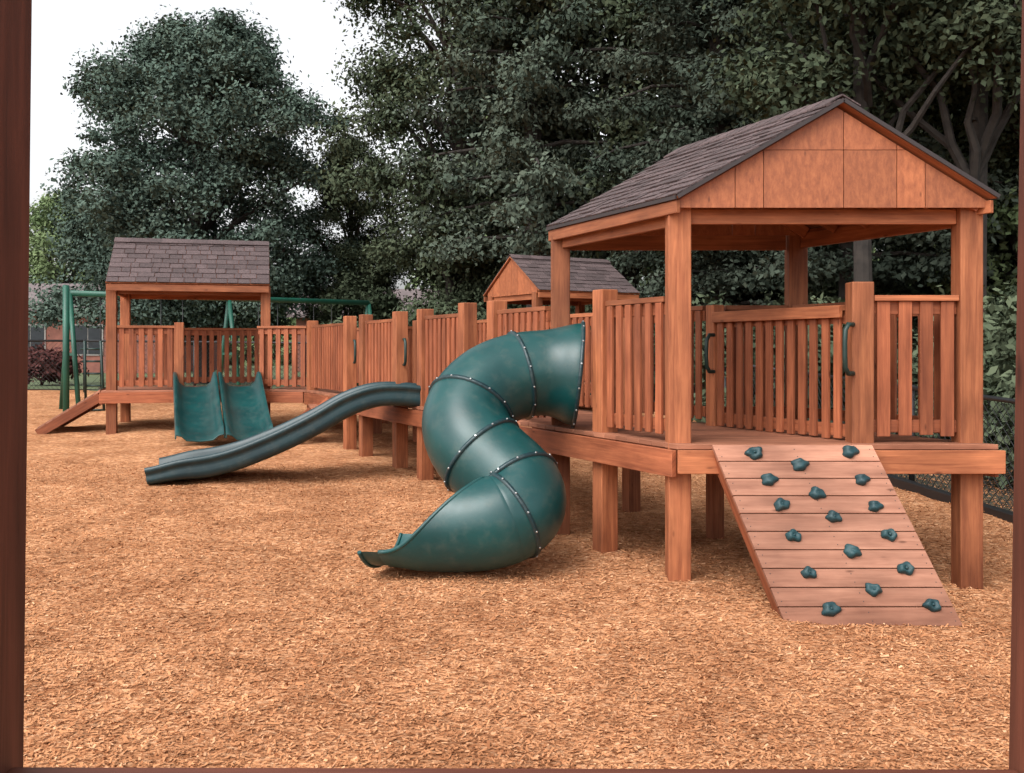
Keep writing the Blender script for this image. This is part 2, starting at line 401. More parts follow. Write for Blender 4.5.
for yy,th in ((Yr0,0.018),(Yr1-0.08,0.018)):
    ccx=sx(cx,yy); tri=[(ccx-HW[-1],zb),(ccx+HW[1],zb),(ccx+HW[1],ze-0.025),(ccx,zr-0.02),(ccx-HW[-1],ze-0.025)]
    xs=[ccx-HW[-1]]+[ccx+q for q in (-0.68,-0.49,0.045,0.40,0.59)]+[ccx+HW[1]]
    for i in range(len(xs)-1):
        pc=clip(clip(tri,0,xs[i]+0.0025,False),0,xs[i+1]-0.0025,True)
        for lo in (True,False):
            zc=2.93+(0.002 if not lo else -0.002)
            pp=clip(pc,1,zc,lo)
            if len(pp)>=3: b.poly([(p[0],yy,p[1]) for p in pp],(0,th,0),M_ply,V((0,0,1)))
b.obj('gable_panels',T)
b=B()
for sgn in (-1,1):
    hw=HW[sgn]
    b.beam(rp(sgn*0.0,zr-0.055,Yr0+0.045),rp(sgn*(hw-.02),ze-0.05,Yr0+0.045),0.038,0.09,M_rail)
    b.beam(rp(sgn*(hw-0.002),ze-0.062,Yr0-0.03),rp(sgn*(hw-0.002),ze-0.062,Yr1),0.030,0.085,M_post)
    for i in range(5):
        yy=Yr0+0.3+i*0.32
        b.beam(rp(sgn*0.02,zr-0.06,yy),rp(sgn*(hw-0.04),ze-0.055,yy),0.038,0.09,M_post)
    xx=0 if sgn<0 else RS
    b.beam((XL(Yf+.08)+xx,Yf+0.085,ZB-0.06),(XL(Yb-.08)+xx+.03,Yb-0.085,ZB-0.06),0.04,0.12,M_post)
b.beam((XL(Yf)+0.08,Yf,ZB-0.06),(XL(Yf)+RS-0.09,Yf,ZB-0.06),0.04,0.10,M_post)
b.beam((XL(Yb)+0.12,Yb,ZB-0.06),(XL(Yb)+RS-0.05,Yb,ZB-0.06),0.04,0.14,M_post)
b.beam(rp(0,zr-0.06,Yr0+0.07),rp(0,zr-0.06,Yr1-0.09),0.038,0.12,M_post)
b.obj('roof_framing',T,bevel=0.003)

# ---- elevated walkway
W=empty('elevated_wooden_walkway')
b=B()
Y0,Y1=8.53,15.5
y=8.50+0.141
while y<Y1:
    x0,x1=XL(y)-0.11,XL(y)+WW+0.1; y1=y+0.135
    b.prism([(x0,y,ZD-0.036),(x1,y,ZD-0.036),(x1-0.0655,y1,ZD-0.036),(x0-0.0655,y1,ZD-0.036)],(0,0,0.036),M_deck,grain=V((1,0,0)))
    y+=0.141
b.beam((XL(8.5)-0.13,8.505,ZD-0.13),(XL(Y1)-0.13,Y1,ZD-0.13),0.038,0.18,M_rail)
b.beam((XL(8.5)+WW+0.12,8.6,ZD-0.13),(XL(Y1)+WW+0.12,Y1,ZD-0.13),0.038,0.18,M_rail)
b.obj('deck',W,bevel=0.004)
b=B()
LP=[9.45,10.08,11.15,11.90,13.1,13.75,15.55]
for yy in LP: gposts(b,XL(yy),yy,ZD+1.09+random.uniform(-.015,.015),0.15,PA)
for yy in (9.45,11.15,13.1,14.6): gposts(b,XL(yy)+WW,yy,ZD+1.05,0.13,PA)
b.obj('posts',W,bevel=0.008)
b=B()
for a,c in ((8.5,9.37),(10.16,11.07),(11.98,13.02),(13.83,15.47)): railing(b,(XL(a),a),(XL(c),c),sp=0.12,pw=0.075,cap=0.09)
for a,c in ((8.4,9.38),(9.52,11.08),(11.22,13.03),(13.17,14.5)): railing(b,(XL(a)+WW,a),(XL(c)+WW,c),sp=0.12,pw=0.07,cap=0.09)
b.obj('railings',W,bevel=0.003)
b=B()
for yy in (11.92,13.72): handle(b,XL(yy)+0.06,yy-0.09,ZD+0.45,math.radians(-70),0.3)
b.obj('grab_handles',W)
b=B()
for i,(zz,off) in enumerate(((0.30,0.55),(0.52,0.32),(0.74,0.12))):
    yy=14.2; x=XL(yy)-0.13-off
    b.prism([(x-0.15,yy-0.0,zz),(x+0.13,yy-0.0,zz),(x+0.13-0.2,yy+0.75,zz),(x-0.15-0.2,yy+0.75,zz)],(0,0,0.04),M_deck,grain=V((0,1,0)))
for yy,dx in ((14.2,0),(14.93,-0.2)):
    b.beam((XL(14.2)-0.95+dx,yy,0.12),(XL(14.2)-0.12+dx,yy,0.86),0.04,0.16,M_rail)
b.obj('wooden_steps',W,bevel=0.004)

def small_tower(name,loc,rot,w,dep,front_open,ox=0.10,zr=3.42,ze=2.66):
    e=empty(name,(loc[0],loc[1],0),rot)
    ca,sa=math.cos(rot),math.sin(rot)
    def g(x,y): return zg(loc[0]+ca*x-sa*y,loc[1]+sa*x+ca*y)
    b=B(); hx,hy=w/2,dep/2
    for x in (-hx,hx):
        for y in (-hy,hy): b.post(x,y,g(x,y)-0.3,ze,0.15,M_post)
    if front_open is not None: b.post(front_open[0],-hy,g(0,-hy)-0.3,ZD+1.05,0.14,M_post)
    b.obj('posts',e,bevel=0.006)
    b=B(); y=-hy-0.12
    while y<hy+0.05:
        b.prism([(-hx-0.14,y,ZD-0.034),(hx+0.1,y,ZD-0.034),(hx+0.1,y+0.135,ZD-0.034),(-hx-0.14,y+0.135,ZD-0.034)],(0,0,0.034),M_deck,grain=V((1,0,0))); y+=0.141
    b.beam((-hx-0.16,-hy-0.145,ZD-0.11),(hx+0.1,-hy-0.145,ZD-0.11),0.038,0.17,M_rail)
    b.beam((-hx-0.14,-hy-0.1,ZD-0.13),(-hx-0.14,hy,ZD-0.13),0.038,0.17,M_rail)
    b.obj('deck',e,bevel=0.003)
    b=B()
    if front_open is None: railing(b,(-hx+0.08,-hy),(hx-0.08,-hy))
    else: railing(b,(-hx+0.08,-hy),(front_open[0]-0.07,-hy))
    railing(b,(-hx+0.08,hy),(hx-0.08,hy))
    if front_open is None: railing(b,(-hx,-hy+0.08),(-hx,hy-0.08))
    b.obj('railings',e,bevel=0.003)
    b=B(); oy=0.22
    for sg in (-1,1):
        shingles(b,(-hx-ox,0,zr),(hx+ox,0,zr),(-hx-ox,sg*(hy+oy),ze),(hx+ox,sg*(hy+oy),ze),9,0.2)
    for i in range(10):
        xa=-hx-ox+(w+2*ox)*i/10; xb2=xa+(w+2*ox)/10
        for sg in (-1,1): b.prism([(xa,0,zr+0.055),(xa,sg*0.12,zr-0.02),(xb2,sg*0.12,zr-0.02),(xb2,0,zr+0.05)],(0,0,0.012),M_shin)
    b.obj('shingle_roof',e)
    b=B()
    b.beam((-hx-ox+.01,-hy-oy+0.02,ze-0.06),(hx+ox-.01,-hy-oy+0.02,ze-0.06),0.035,0.10,M_post)
    b.beam((-hx-ox+.01,hy+oy-0.02,ze-0.06),(hx+ox-.01,hy+oy-0.02,ze-0.06),0.035,0.10,M_post)
    for y in (-hy,hy): b.beam((-hx+0.08,y,ze-.08),(hx-0.08,y,ze-.08),0.045,0.14,M_post)
    for x in (-hx,hx):
        b.beam((x,-hy+0.08,ze-.07),(x,hy-0.08,ze-.07),0.045,0.13,M_post)
    for k in range(5):
        x=-hx+0.1+(w-0.2)*k/4
        for sg in (-1,1): b.beam((x,sg*0.02,zr-0.06),(x,sg*(hy+oy-0.05),ze-0.05),0.038,0.08,M_post)
    b.obj('roof_framing',e,bevel=0.003)
    b=B()
    for x in (-hx-ox+0.04,hx+ox-0.06):
        k=8
        for i in range(k):
            ya=-(hy+0.1)+(2*hy+0.2)*i/k+0.003; yb2=-(hy+0.1)+(2*hy+0.2)*(i+1)/k-0.003
            zf=lambda y:zr-0.03-(zr-ze)*abs(y)/(hy+oy)
            pts=[(x,ya,ze-.03),(x,yb2,ze-.03),(x,yb2,zf(yb2))]
            if ya*yb2<0: pts.append((x,0,zf(0)))
            pts.append((x,ya,zf(ya)))
            b.poly(pts,(0.018,0,0),M_ply,V((0,0,1)))
    b.obj('gable_panels',e)
    return e
small_tower('wooden_play_tower',(-5.24,16.45),math.radians(14),2.30,1.6,(-0.16,),0.06,3.34,2.60)
small_tower('wooden_play_tower',(0.95,19.8),math.radians(30),2.1,1.7,None,0.1,3.36)
P=empty('wooden_platform')
b=B()
y=15.8
while y<17.2:
    b.prism([(-3.82,y,ZD-0.035),(-1.9,y,ZD-0.035),(-1.9,y+0.135,ZD-0.035),(-3.82,y+0.135,ZD-0.035)],(0,0,0.035),M_deck,grain=V((1,0,0))); y+=0.141
b.beam((-4.0,15.72,ZD-0.12),(-3.25,15.58,ZD-0.12),0.038,0.17,M_rail)
b.prism([(-3.82,15.74,ZD-.035),(-3.25,15.62,ZD-.035),(-1.9,15.62,ZD-.035),(-1.9,15.79,ZD-.035)],(0,0,0.034),M_deck)
yy=16.3
while yy<18.5:
    b.prism([(-1.88,yy-1.0+0.9,ZD-0.035),(-0.2,yy+0.2,ZD-0.035),(-0.2,yy+0.34,ZD-0.035),(-1.88,yy-1.0+1.035,ZD-0.035)],(0,0,0.034),M_deck); yy+=0.141
railing(b,(-4.02,15.88),(-3.2,15.68)); railing(b,(-3.8,17.25),(-2.2,17.25)); railing(b,(-2.1,15.6),(-0.4,17.9)); railing(b,(-2.2,17.3),(-0.6,18.9))
for x,y in ((-2.1,15.6),(-2.2,17.25),(-0.45,17.8),(-1.3,16.7)): b.post(x,y,zg(x,y)-0.2,ZD+1.05,0.13,M_post)
b.obj('platform_parts',P,bevel=0.003)
R=empty('access_ramp')
b=B()
p0=V((-6.44,15.85,ZD-0.02)); p1=V((-7.30,15.62,zg(-7.4,15.5)+0.05))
for i in range(8):
    a=p0.lerp(p1,i/8+0.004); c=p0.lerp(p1,(i+1)/8-0.004)
    b.prism([a+V((0.12,-0.5,0)),a+V((-.14,0.6,0)),c+V((-.14,0.6,0)),c+V((0.12,-0.5,0))],(0,0,0.035),M_ramp,grain=V((0,1,0)))
for dy in (-0.48,0.58): b.beam(p0+V((-dy*.24,dy,-0.08)),p1+V((-dy*.24,dy,-0.06)),0.04,0.14,M_rail)
b.obj('ramp_parts',R,bevel=0.003)

# ---- climbing ramp with holds
C=empty('climbing_ramp')
tl=V((1.315,6.60,ZD-0.01)); tr=V((2.365,6.60,ZD-0.01)); zbm=zg(2,6)-0.03
bl=V((1.645,6.02,zbm)); br=V((2.705,6.02,zbm))
nr=(tr-tl).cross(bl-tl).normalized()
if nr.y>0: nr=-nr
b=B(); nb=10
for i in range(nb):
    t0=i/nb+0.002; t1=(i+1)/nb-0.003
    q=[tl.lerp(bl,t0),tr.lerp(br,t0),tr.lerp(br,t1),tl.lerp(bl,t1)]
    b.prism(q,nr*0.035,M_ramp,grain=tr-tl)
for i in range(nb):
    for o in (0.03,0.5,0.97):
        for dt in (0.28,0.72):
            t0=(i+dt)/nb; c=tl.lerp(bl,t0).lerp(tr.lerp(br,t0),o)+nr*0.033
            b.tube([c,c+nr*0.004],0.004,M_drip,6)
b.obj('planks',C,bevel=0.004)
b=B()
for o in (0.03,0.5,0.97):
    a=tl.lerp(tr,o)-nr*0.072; c=bl.lerp(br,o)-nr*0.072
    b.beam(a,c,0.038,0.135,M_rail,up=nr)
b.obj('stringers',C,bevel=0.004)
HP=[(.24,.02),(.84,.01),(.49,.1),(.26,.2),(.83,.2),(.515,.29),(.27,.36),(.83,.37),(.55,.435),(.26,.547),(.83,.541),(.565,.635),(.256,.753),(.83,.73),(.585,.84),(.29,.94),(.88,.92)]
hm=bmesh.new()
ex0=(tr-tl).normalized(); ey0=nr.cross(ex0)
for k,(u,t) in enumerate(HP):
    v=t*150/(166-16*t); v=v*0.94+0.035
    p=tl.lerp(tr,u).lerp(bl.lerp(br,u),v)+nr*0.035
    r=bmesh.ops.create_icosphere(hm,subdivisions=3,radius=1)
    ph=random.uniform(0,6.28); ph2=random.uniform(0,6.28); ro=random.uniform(-0.3,0.3); sc_=random.uniform(.85,1.05)
    ex=ex0*math.cos(ro)+ey0*math.sin(ro); ey=ey0*math.cos(ro)-ex0*math.sin(ro)
    for vv in r['verts']:
        c=vv.co.copy(); a=math.atan2(c.y,c.x); rad_=1+0.10*math.sin(3*a+ph)+0.10*math.sin(5*a+ph2)
        d=math.hypot(c.x,c.y)
        zz=max(c.z,0)*(1+0.25*math.sin(4*c.x+ph)) -0.55*math.exp(-(d/0.38)**2)*(1 if c.z>0 else 0)
        vv.co=p+ex*c.x*rad_*0.056*sc_+ey*c.y*rad_*0.043*sc_+nr*(zz*0.045)
    r=bmesh.ops.create_icosphere(hm,subdivisions=2,radius=0.010)
    for vv in r['verts']: vv.co=vv.co+p+nr*0.024
me=bpy.data.meshes.new('climbing_holds'); hm.to_mesh(me); hm.free()
for p in me.polygons: p.use_smooth=True
me.materials.append(M_hold); o=bpy.data.objects.new('climbing_holds',me); S.collection.objects.link(o); o.parent=C

# ------------------------------------------------------------------ slides
def cr(pts,n):
    P_=[V(p) for p in pts]; P_=[P_[0]*2-P_[1]]+P_+[P_[-1]*2-P_[-2]]; out=[]
    for i in range(1,len(P_)-2):
        for k in range(n):
            t=k/n; a,b_,c,d=P_[i-1:i+3]
            out.append(0.5*((2*b_)+(c-a)*t+(2*a-5*b_+4*c-d)*t*t+(3*b_-a-3*c+d)*t**3))
    out.append(P_[-2]); return out
def smooth_path(p,it):
    p=[V(q) for q in p]
    for _ in range(it):
        p=[p[0]]+[(p[i-1]+p[i]*2+p[i+1])/4 for i in range(1,len(p)-1)]+[p[-1]]
    return p
def frames(path):
    fr=[]
    for i,p in enumerate(path):
        d=(path[min(i+1,len(path)-1)]-path[max(i-1,0)]).normalized()
        s_=d.cross(V((0,0,1))).normalized(); u=s_.cross(d).normalized(); fr.append((p,d,s_,u))
    return fr
def sweep(name,fr,prof,mat,parent,closed=False,th=0.02,smooth=True):
    vs=[];fs=[];n=len(fr);m=None
    for i,(p,d,s_,u) in enumerate(fr):
        pr=prof(i,i/(n-1)); m=len(pr)
        for a,b_ in pr: vs.append(tuple(p+s_*a+u*b_))
    for i in range(n-1):
        for j in range(m if closed else m-1):
            a=i*m+j; c=i*m+(j+1)%m; fs.append((a,a+m,c+m,c))
    me=bpy.data.meshes.new(name); me.from_pydata(vs,[],fs)
    for p in me.polygons: p.use_smooth=smooth
    me.materials.append(mat); o=bpy.data.objects.new(name,me); S.collection.objects.link(o); o.parent=parent
    if th:
        md=o.modifiers.new('sol','SOLIDIFY'); md.thickness=th; md.offset=0
        bv=o.modifiers.new('bv','BEVEL'); bv.width=0.006; bv.segments=2; bv.limit_method='ANGLE'; bv.angle_limit=math.radians(60)
    return o
TS=empty('spiral_tube_slide')
cp=[(0.53,8.04,1.395),(0.34,8.04,1.41),(0.06,8.0,1.395),(-0.20,7.88,1.29),(-0.36,7.70,1.08),(-0.29,7.52,0.87),(-0.11,7.41,0.71),(0.05,7.30,0.57),(0.05,7.16,0.46),(-0.09,7.09,0.385),(-0.31,7.10,0.35),(-0.56,7.17,0.34),(-0.82,7.25,0.34)]
path=smooth_path(cr(cp,10),22); fr=frames(path)
NS=44
def rad(t): return 0.405-0.07*ss(0,0.12,t)-0.02*ss(0.4,0.9,t)
TE=0.73
iend=int(len(fr)*TE)
R0=rad(TE)
def cprof(i,t):
    t*=TE
    return [(rad(t)*math.cos(2*math.pi*j/NS),rad(t)*math.sin(2*math.pi*j/NS)) for j in range(NS)]
sweep('tube',fr[:iend+1],cprof,M_teal,TS,closed=True,th=0.014)
fe=fr[iend:]
def eprof(i,t):
    h=math.pi-(math.pi*0.66)*ss(0.0,1.0,t)
    w=1+0.24*ss(0.4,1,t)
    out=[]
    for j in range(NS+1):
        a=-math.pi/2-h+2*h*j/NS
        out.append((R0*w*math.cos(a),R0*math.sin(a)*(1-0.06*ss(.7,1,t))))
    return out
sweep('exit_chute',fe,eprof,M_teal,TS,closed=False,th=0.016)
b=B()
rim1=[];rim2=[]
for i,(p,d,s_,u) in enumerate(fe):
    pr=eprof(i,i/(len(fe)-1)); rim1.append(p+s_*pr[0][0]+u*pr[0][1]); rim2.append(p+s_*pr[-1][0]+u*pr[-1][1])
b.tube(rim1[4:],0.016,M_teal,8); b.tube(rim2[4:],0.016,M_teal,8)
p,d,s_,u=fe[-1]; pr=eprof(0,1.0); n=len(pr)
rows=[]
for (o_,ou) in ((0.0,0.0),(0.05,0.004),(0.10,0.014),(0.14,0.035)):
    rows.append([p+d*o_+s_*a*(1+ou*1.2)+u*(c*(1+ou)) for a,c in pr])
k0=len(b.v)
for rw in rows: b.v+=rw
for i in range(3):
    for j in range(n-1):
        a=k0+i*n+j; b.face([a,a+n,a+n+1,a+1],d,(0,0),.5,M_teal,True)
b.tube(rows[-1],0.015,M_teal,8)
for t in (0.005,0.17,0.31,0.45,0.58,0.715):
    i=int(t*(len(fr)-1)); p,d,s_,u=fr[i]; r=rad(t)+0.010
    for q in range(44):
        a0,a1=2*math.pi*q/44,2*math.pi*(q+1)/44
        e0=s_*math.cos(a0)+u*math.sin(a0); e1=s_*math.cos(a1)+u*math.sin(a1)
        wd=0.018; rr=r+0.014
        b.v+= [p+e0*(r-0.02)-d*wd,p+e0*rr-d*wd*0.7,p+e0*rr+d*wd*0.7,p+e0*(r-0.02)+d*wd,
               p+e1*(r-0.02)-d*wd,p+e1*rr-d*wd*0.7,p+e1*rr+d*wd*0.7,p+e1*(r-0.02)+d*wd]
        kk=len(b.v)-8
        for f in ((0,4,5,1),(1,5,6,2),(2,6,7,3)):
            b.face([kk+x for x in f][::-1],d,(0,0),0.5,M_tealdk,True)
    for q in range(14):
        a=2*math.pi*(q+0.5)/14; e_=s_*math.cos(a)+u*math.sin(a)
        c=p+e_*(r+0.012)
        b.tube([c,c+e_*0.009],[0.0085,0.006],M_bolt,8)
b.obj('flanges_and_bolts',TS)
b=B()
b.tube([(-0.12,7.80,zg(0,7.6)-0.1),(-0.16,7.80,0.95)],0.03,M_green)
b.obj('support_post',TS)

WS=empty('double_wave_slide')
h0=V((-0.985,-0.19,0)).normalized(); st=V((-1.02,11.50,0))
prof_z=[(0,1.00),(0.25,1.03),(0.55,1.02),(0.85,0.92),(1.15,0.75),(1.45,0.60),(1.75,0.47),(2.05,0.36),(2.35,0.29),(2.65,0.27),(2.95,0.225)]
pth=cr([st+h0*a+V((0,0,z)) for a,z in prof_z],6)
def wprof(i,t):
    w=0.39+0.08*ss(.1,.9,t); hgt=0.18-0.05*ss(0.8,1,t)
    return [(-w-0.05,hgt-0.05),(-w-0.045,hgt),(-w,hgt+0.01),(-w+0.03,hgt-0.03),(-w+0.06,0.04),(-w+0.11,0.0),(-0.09,0.0),(-0.04,0.06),(0,0.11),(0.04,0.06),(0.09,0.0),(w-0.11,0.0),(w-0.06,0.04),(w-0.03,hgt-0.03),(w,hgt+0.01),(w+0.045,hgt),(w+0.05,hgt-0.05),(w+0.02,hgt-0.065),(w+0.02,hgt-0.10),(w+0.045,-0.02),(w-0.02,-0.07),(0,-0.075),(-w+0.02,-0.07),(-w-0.045,-0.02),(-w-0.02,hgt-0.10),(-w-0.02,hgt-0.065)]
o=sweep('slide_bed',frames(pth),wprof,M_tealdk,WS,closed=True,th=0)
sub=o.modifiers.new('s','SUBSURF'); sub.levels=1; sub.render_levels=1

def lane(name,parent,x0,y0,x1,y1):
    a=V((x0,y0,0)); c=V((x1,y1,0))
    pz=[(0,1.0),(0.12,0.99),(0.3,0.86),(0.5,0.68),(0.7,0.51),(0.85,0.42),(0.93,0.385),(1.0,0.34)]
    pp=cr([a.lerp(c,t)+V((0,0,z)) for t,z in pz],6)
    def pf(i,t):
        h=0.16+0.08*(1-ss(0,0.3,t))-0.06*ss(.8,1,t); w=0.29
        return [(-w-0.03,h-0.06),(-w-0.02,h),(-w+0.01,h-0.01),(-w+0.05,0.08),(-w+0.12,0.015),(0,0),(w-0.12,0.015),(w-0.05,0.08),(w-0.01,h-0.01),(w+0.02,h),(w+0.03,h-0.06)]
    sweep(name,frames(pp),pf,M_teal,parent,closed=False,th=0.02)
DS=empty('double_lane_slide')
lane('lane_one',DS,-4.96,15.64,-4.24,13.60); lane('lane_two',DS,-4.31,15.80,-3.60,13.76)

# ------------------------------------------------------------------ swing set
SW=empty('swing_set')
b=B()
a=V((-8.4,19.0,0)); c=V((-3.3,23.0,0)); zt=2.66; dd=(c-a).normalized(); nn=V((-dd.y,dd.x,0))
b.tube([a+V((0,0,zt)),c+V((0,0,zt))],0.06,M_green)
for t in (0,0.485,1.0):
    p=a.lerp(c,t)
    for sg in (-1,1):
        q=p+nn*sg*0.65; b.tube([V((q.x,q.y,zg(q.x,q.y)-0.1)),p+V((0,0,zt))],0.045,M_green)
    b.beam(p+nn*0.3+V((0,0,1.5)),p-nn*0.3+V((0,0,1.5)),0.05,0.05,M_green)
b.obj('frame',SW)
b=B()
for t in (0.12,0.30,0.62,0.82):
    p=a.lerp(c,t)
    for s_ in (-0.22,0.22):
        q=p+dd*s_; b.tube([q+V((0,0,0.85)),q+V((0,0,zt))],0.008,M_black,5)
    b.prism([p+dd*-.24+nn*-.08+V((0,0,.83)),p+dd*.24+nn*-.08+V((0,0,.83)),p+dd*.24+nn*.08+V((0,0,.83)),p+dd*-.24+nn*.08+V((0,0,.83))],(0,0,0.03),M_black)
b.obj('swings',SW)
LD=empty('climbing_ladder')
b=B()
b.tube([(-8.25,18.5,zg(-8,18.5)-0.2),(-8.25,18.5,2.78)],0.06,M_green)
b.tube([(-8.05,18.9,0.2),(-7.95,18.6,1.75)],0.025,M_hand); b.tube([(-7.7,18.9,0.2),(-7.65,18.6,1.75)],0.025,M_hand)
for i in range(6): b.tube([(-8.04,18.85-i*.04,0.45+i*.23),(-7.68,18.85-i*.04,0.45+i*.23)],0.02,M_hand,6)
b.obj('ladder_parts',LD)

# ------------------------------------------------------------------ timber posts and low rail beside the viewpoint
F=empty('timber_post_and_rail')
b=B()
b.beam((-0.724,1.24,-0.2),(-0.691,1.24,2.75),0.14,0.15,M_dark,up=(0,1,0))
b.beam((0.699,1.24,-0.2),(0.750,1.24,2.75),0.14,0.15,M_dark,up=(0,1,0))
b.beam((-0.642,1.24,1.040),(0.648,1.24,1.037),0.09,0.05,M_dark)
b.beam((-0.9,1.24,2.83),(0.95,1.24,2.83),0.12,0.16,M_dark)
b.obj('timbers',F,bevel=0.006)

# ------------------------------------------------------------------ ground
def axis(lo,hi,fine_lo,fine_hi,step):
    a=list(np.arange(fine_lo,fine_hi,step)); x=fine_hi; st_=step
    while x<hi: a.append(x); st_*=1.18; x+=st_
    a.append(hi); x=fine_lo; st_=step; l=[]
    while True:
        st_*=1.18; x-=st_
        if x<lo: break
        l.append(x)
    return np.array([lo]+l[::-1]+a)
xs=axis(-300,300,-9,7,0.08); ys=axis(-60,500,1.5,17,0.08)
X,Y=np.meshgrid(xs,ys)
PST=[(XL(7.68),7.68),(XL(Yf),Yf),(XL(Yf)+RS,Yf),(XL(Yb)+.04,Yb)]+[(XL(q),q) for q in LP]
def wav(X,Y):
    z=0.014*np.sin(1.7*X+0.6*Y+1)+0.012*np.sin(-1.1*X+1.9*Y+2)+0.008*np.sin(3.9*X+2.3*Y)+0.006*np.sin(-5.1*X+4.4*Y+1)+0.005*np.sin(9*X-3*Y)+0.005*np.sin(7*X+11*Y)
    for px,py in PST: z=z+0.03*np.exp(-((X-px)**2+(Y-py)**2)/0.06)
    z=z-0.04*np.exp(-((X+1.2)**2/0.25+(Y-7.25)**2/0.12))
    return z
Z=zg_np(X,Y)+wav(X,Y)
nv=X.size; nx=len(xs); ny=len(ys)
vs=np.stack([X.ravel(),Y.ravel(),Z.ravel()],1)
ii=np.arange(nv).reshape(ny,nx)
fs=np.stack([ii[:-1,:-1].ravel(),ii[:-1,1:].ravel(),ii[1:,1:].ravel(),ii[1:,:-1].ravel()],1)
def npmesh(name,vs,fs,mats,mi=None,tint=None,smooth=False):
    me=bpy.data.meshes.new(name)
    me.vertices.add(len(vs)); me.vertices.foreach_set('co',np.ascontiguousarray(vs,dtype=np.float32).ravel())
    n=len(fs); k=fs.shape[1]
    me.loops.add(n*k); me.loops.foreach_set('vertex_index',fs.astype(np.int32).ravel())
    me.polygons.add(n); me.polygons.foreach_set('loop_start',np.arange(0,n*k,k,dtype=np.int32))
    try: me.polygons.foreach_set('loop_total',np.full(n,k,dtype=np.int32))
    except Exception: pass
    for m in mats: me.materials.append(m)
    if mi is not None: me.polygons.foreach_set('material_index',mi.astype(np.int32))
    me.polygons.foreach_set('use_smooth',np.full(n,smooth))
    if tint is not None:
        a=me.attributes.new('tint','FLOAT','FACE'); a.data.foreach_set('value',tint.astype(np.float32))
    me.update(calc_edges=True); return me
cxf=vs[fs[:,0],0]; cyf=vs[fs[:,0],1]
def fenceX(y): return 5.75-0.123*y
mi=np.zeros(len(fs)); mi[cyf>23.6]=1; mi[(cxf>5.75-0.123*cyf)]=2; mi[(cyf>23.6)&(cxf>-3)]=2; mi[cyf>60]=1
me=npmesh('ground',vs,fs,[M_ground,M_grass,M_litter],mi,smooth=True)
g=bpy.data.objects.new('ground',me); S.collection.objects.link(g)
def quads(pos,ax,bx):
    n=len(pos); v=np.empty((n,4,3)); v[:,0]=pos-ax-bx; v[:,1]=pos+ax-bx; v[:,2]=pos+ax+bx; v[:,3]=pos-ax+bx
    return v.reshape(-1,3),np.arange(n*4).reshape(n,4)
def chips(n):
    y=1.9+rng.random(n)**1.45*10.5; x=(rng.random(n)*2-1)*(y*0.53)
    z=zg_np(x,y)+wav(x,y)+rng.random(n)*0.008+0.002
    big=(rng.random(n)<0.08)
    Ln=rng.uniform(0.0045,0.0145,n)*(0.8+0.5*rng.random(n))*np.where(big,1.6,1); Wd=rng.uniform(0.002,0.0052,n)*np.where(big,1.4,1)
    th=rng.random(n)*2*np.pi; ti=rng.normal(0,0.26,n); tj=rng.normal(0,0.32,n)
    a=np.stack([np.cos(th)*np.cos(ti),np.sin(th)*np.cos(ti),np.sin(ti)],1)
    bb=np.stack([-np.sin(th)*np.cos(tj),np.cos(th)*np.cos(tj),np.sin(tj)],1)
    v,f=quads(np.stack([x,y,z],1),a*Ln[:,None],bb*Wd[:,None])
    return v,f,np.clip(rng.beta(2.6,2.6,n),0,1)
v,f,t=chips(190000)
o=bpy.data.objects.new('wood_chips',npmesh('wood_chips',v,f,[M_chip],None,t)); S.collection.objects.link(o)

# ------------------------------------------------------------------ fence
def chainfence(name,pts,h=1.2):
    e=empty(name); b=B(); w=B()
    for i in range(len(pts)-1):
        a=V((pts[i][0],pts[i][1],zg(*pts[i]))); c=V((pts[i+1][0],pts[i+1][1],zg(*pts[i+1])))
        Ln=(c-a).length; n=max(1,int(Ln/2.4))
        for k in range(n+1):
            p=a.lerp(c,k/n); b.tube([p-V((0,0,.2)),p+V((0,0,h+0.03))],0.035,M_black,8)
        b.tube([a+V((0,0,h)),c+V((0,0,h))],0.026,M_black,6)
        b.tube([a+V((0,0,.06)),c+V((0,0,.06))],0.012,M_black,6)
        d=(c-a)/Ln; x=0
        while x<Ln:
            for sg in (0,1):
                x0,x1=(x,x+h) if sg==0 else (x+h,x)
                if max(x0,x1)>Ln: continue
                w.tube([a+d*x0+V((0,0,0.05)),a+d*x1+V((0,0,h))],0.004,M_black,3,caps=False)
            x+=0.11
    b.obj('posts_and_rails',e); w.obj('mesh_wires',e); return e
chainfence('chain_link_fence',[(-24,23.4),(-10,23.4),(2.88,23.4)])
chainfence('chain_link_fence',[(fenceX(23.4)+.02,23.3),(fenceX(14),14),(fenceX(5),5)],1.1)
b=B()
for i in range(8):
    ya=4+2.4*i; b.beam((fenceX(ya)-0.12,ya,zg(4.5,ya)+0.04),(fenceX(ya+2.38)-0.12,ya+2.38,zg(4.5,ya+2.38)+0.04),0.09,0.13,M_black)
b.obj('border_edging',bevel=0.01)

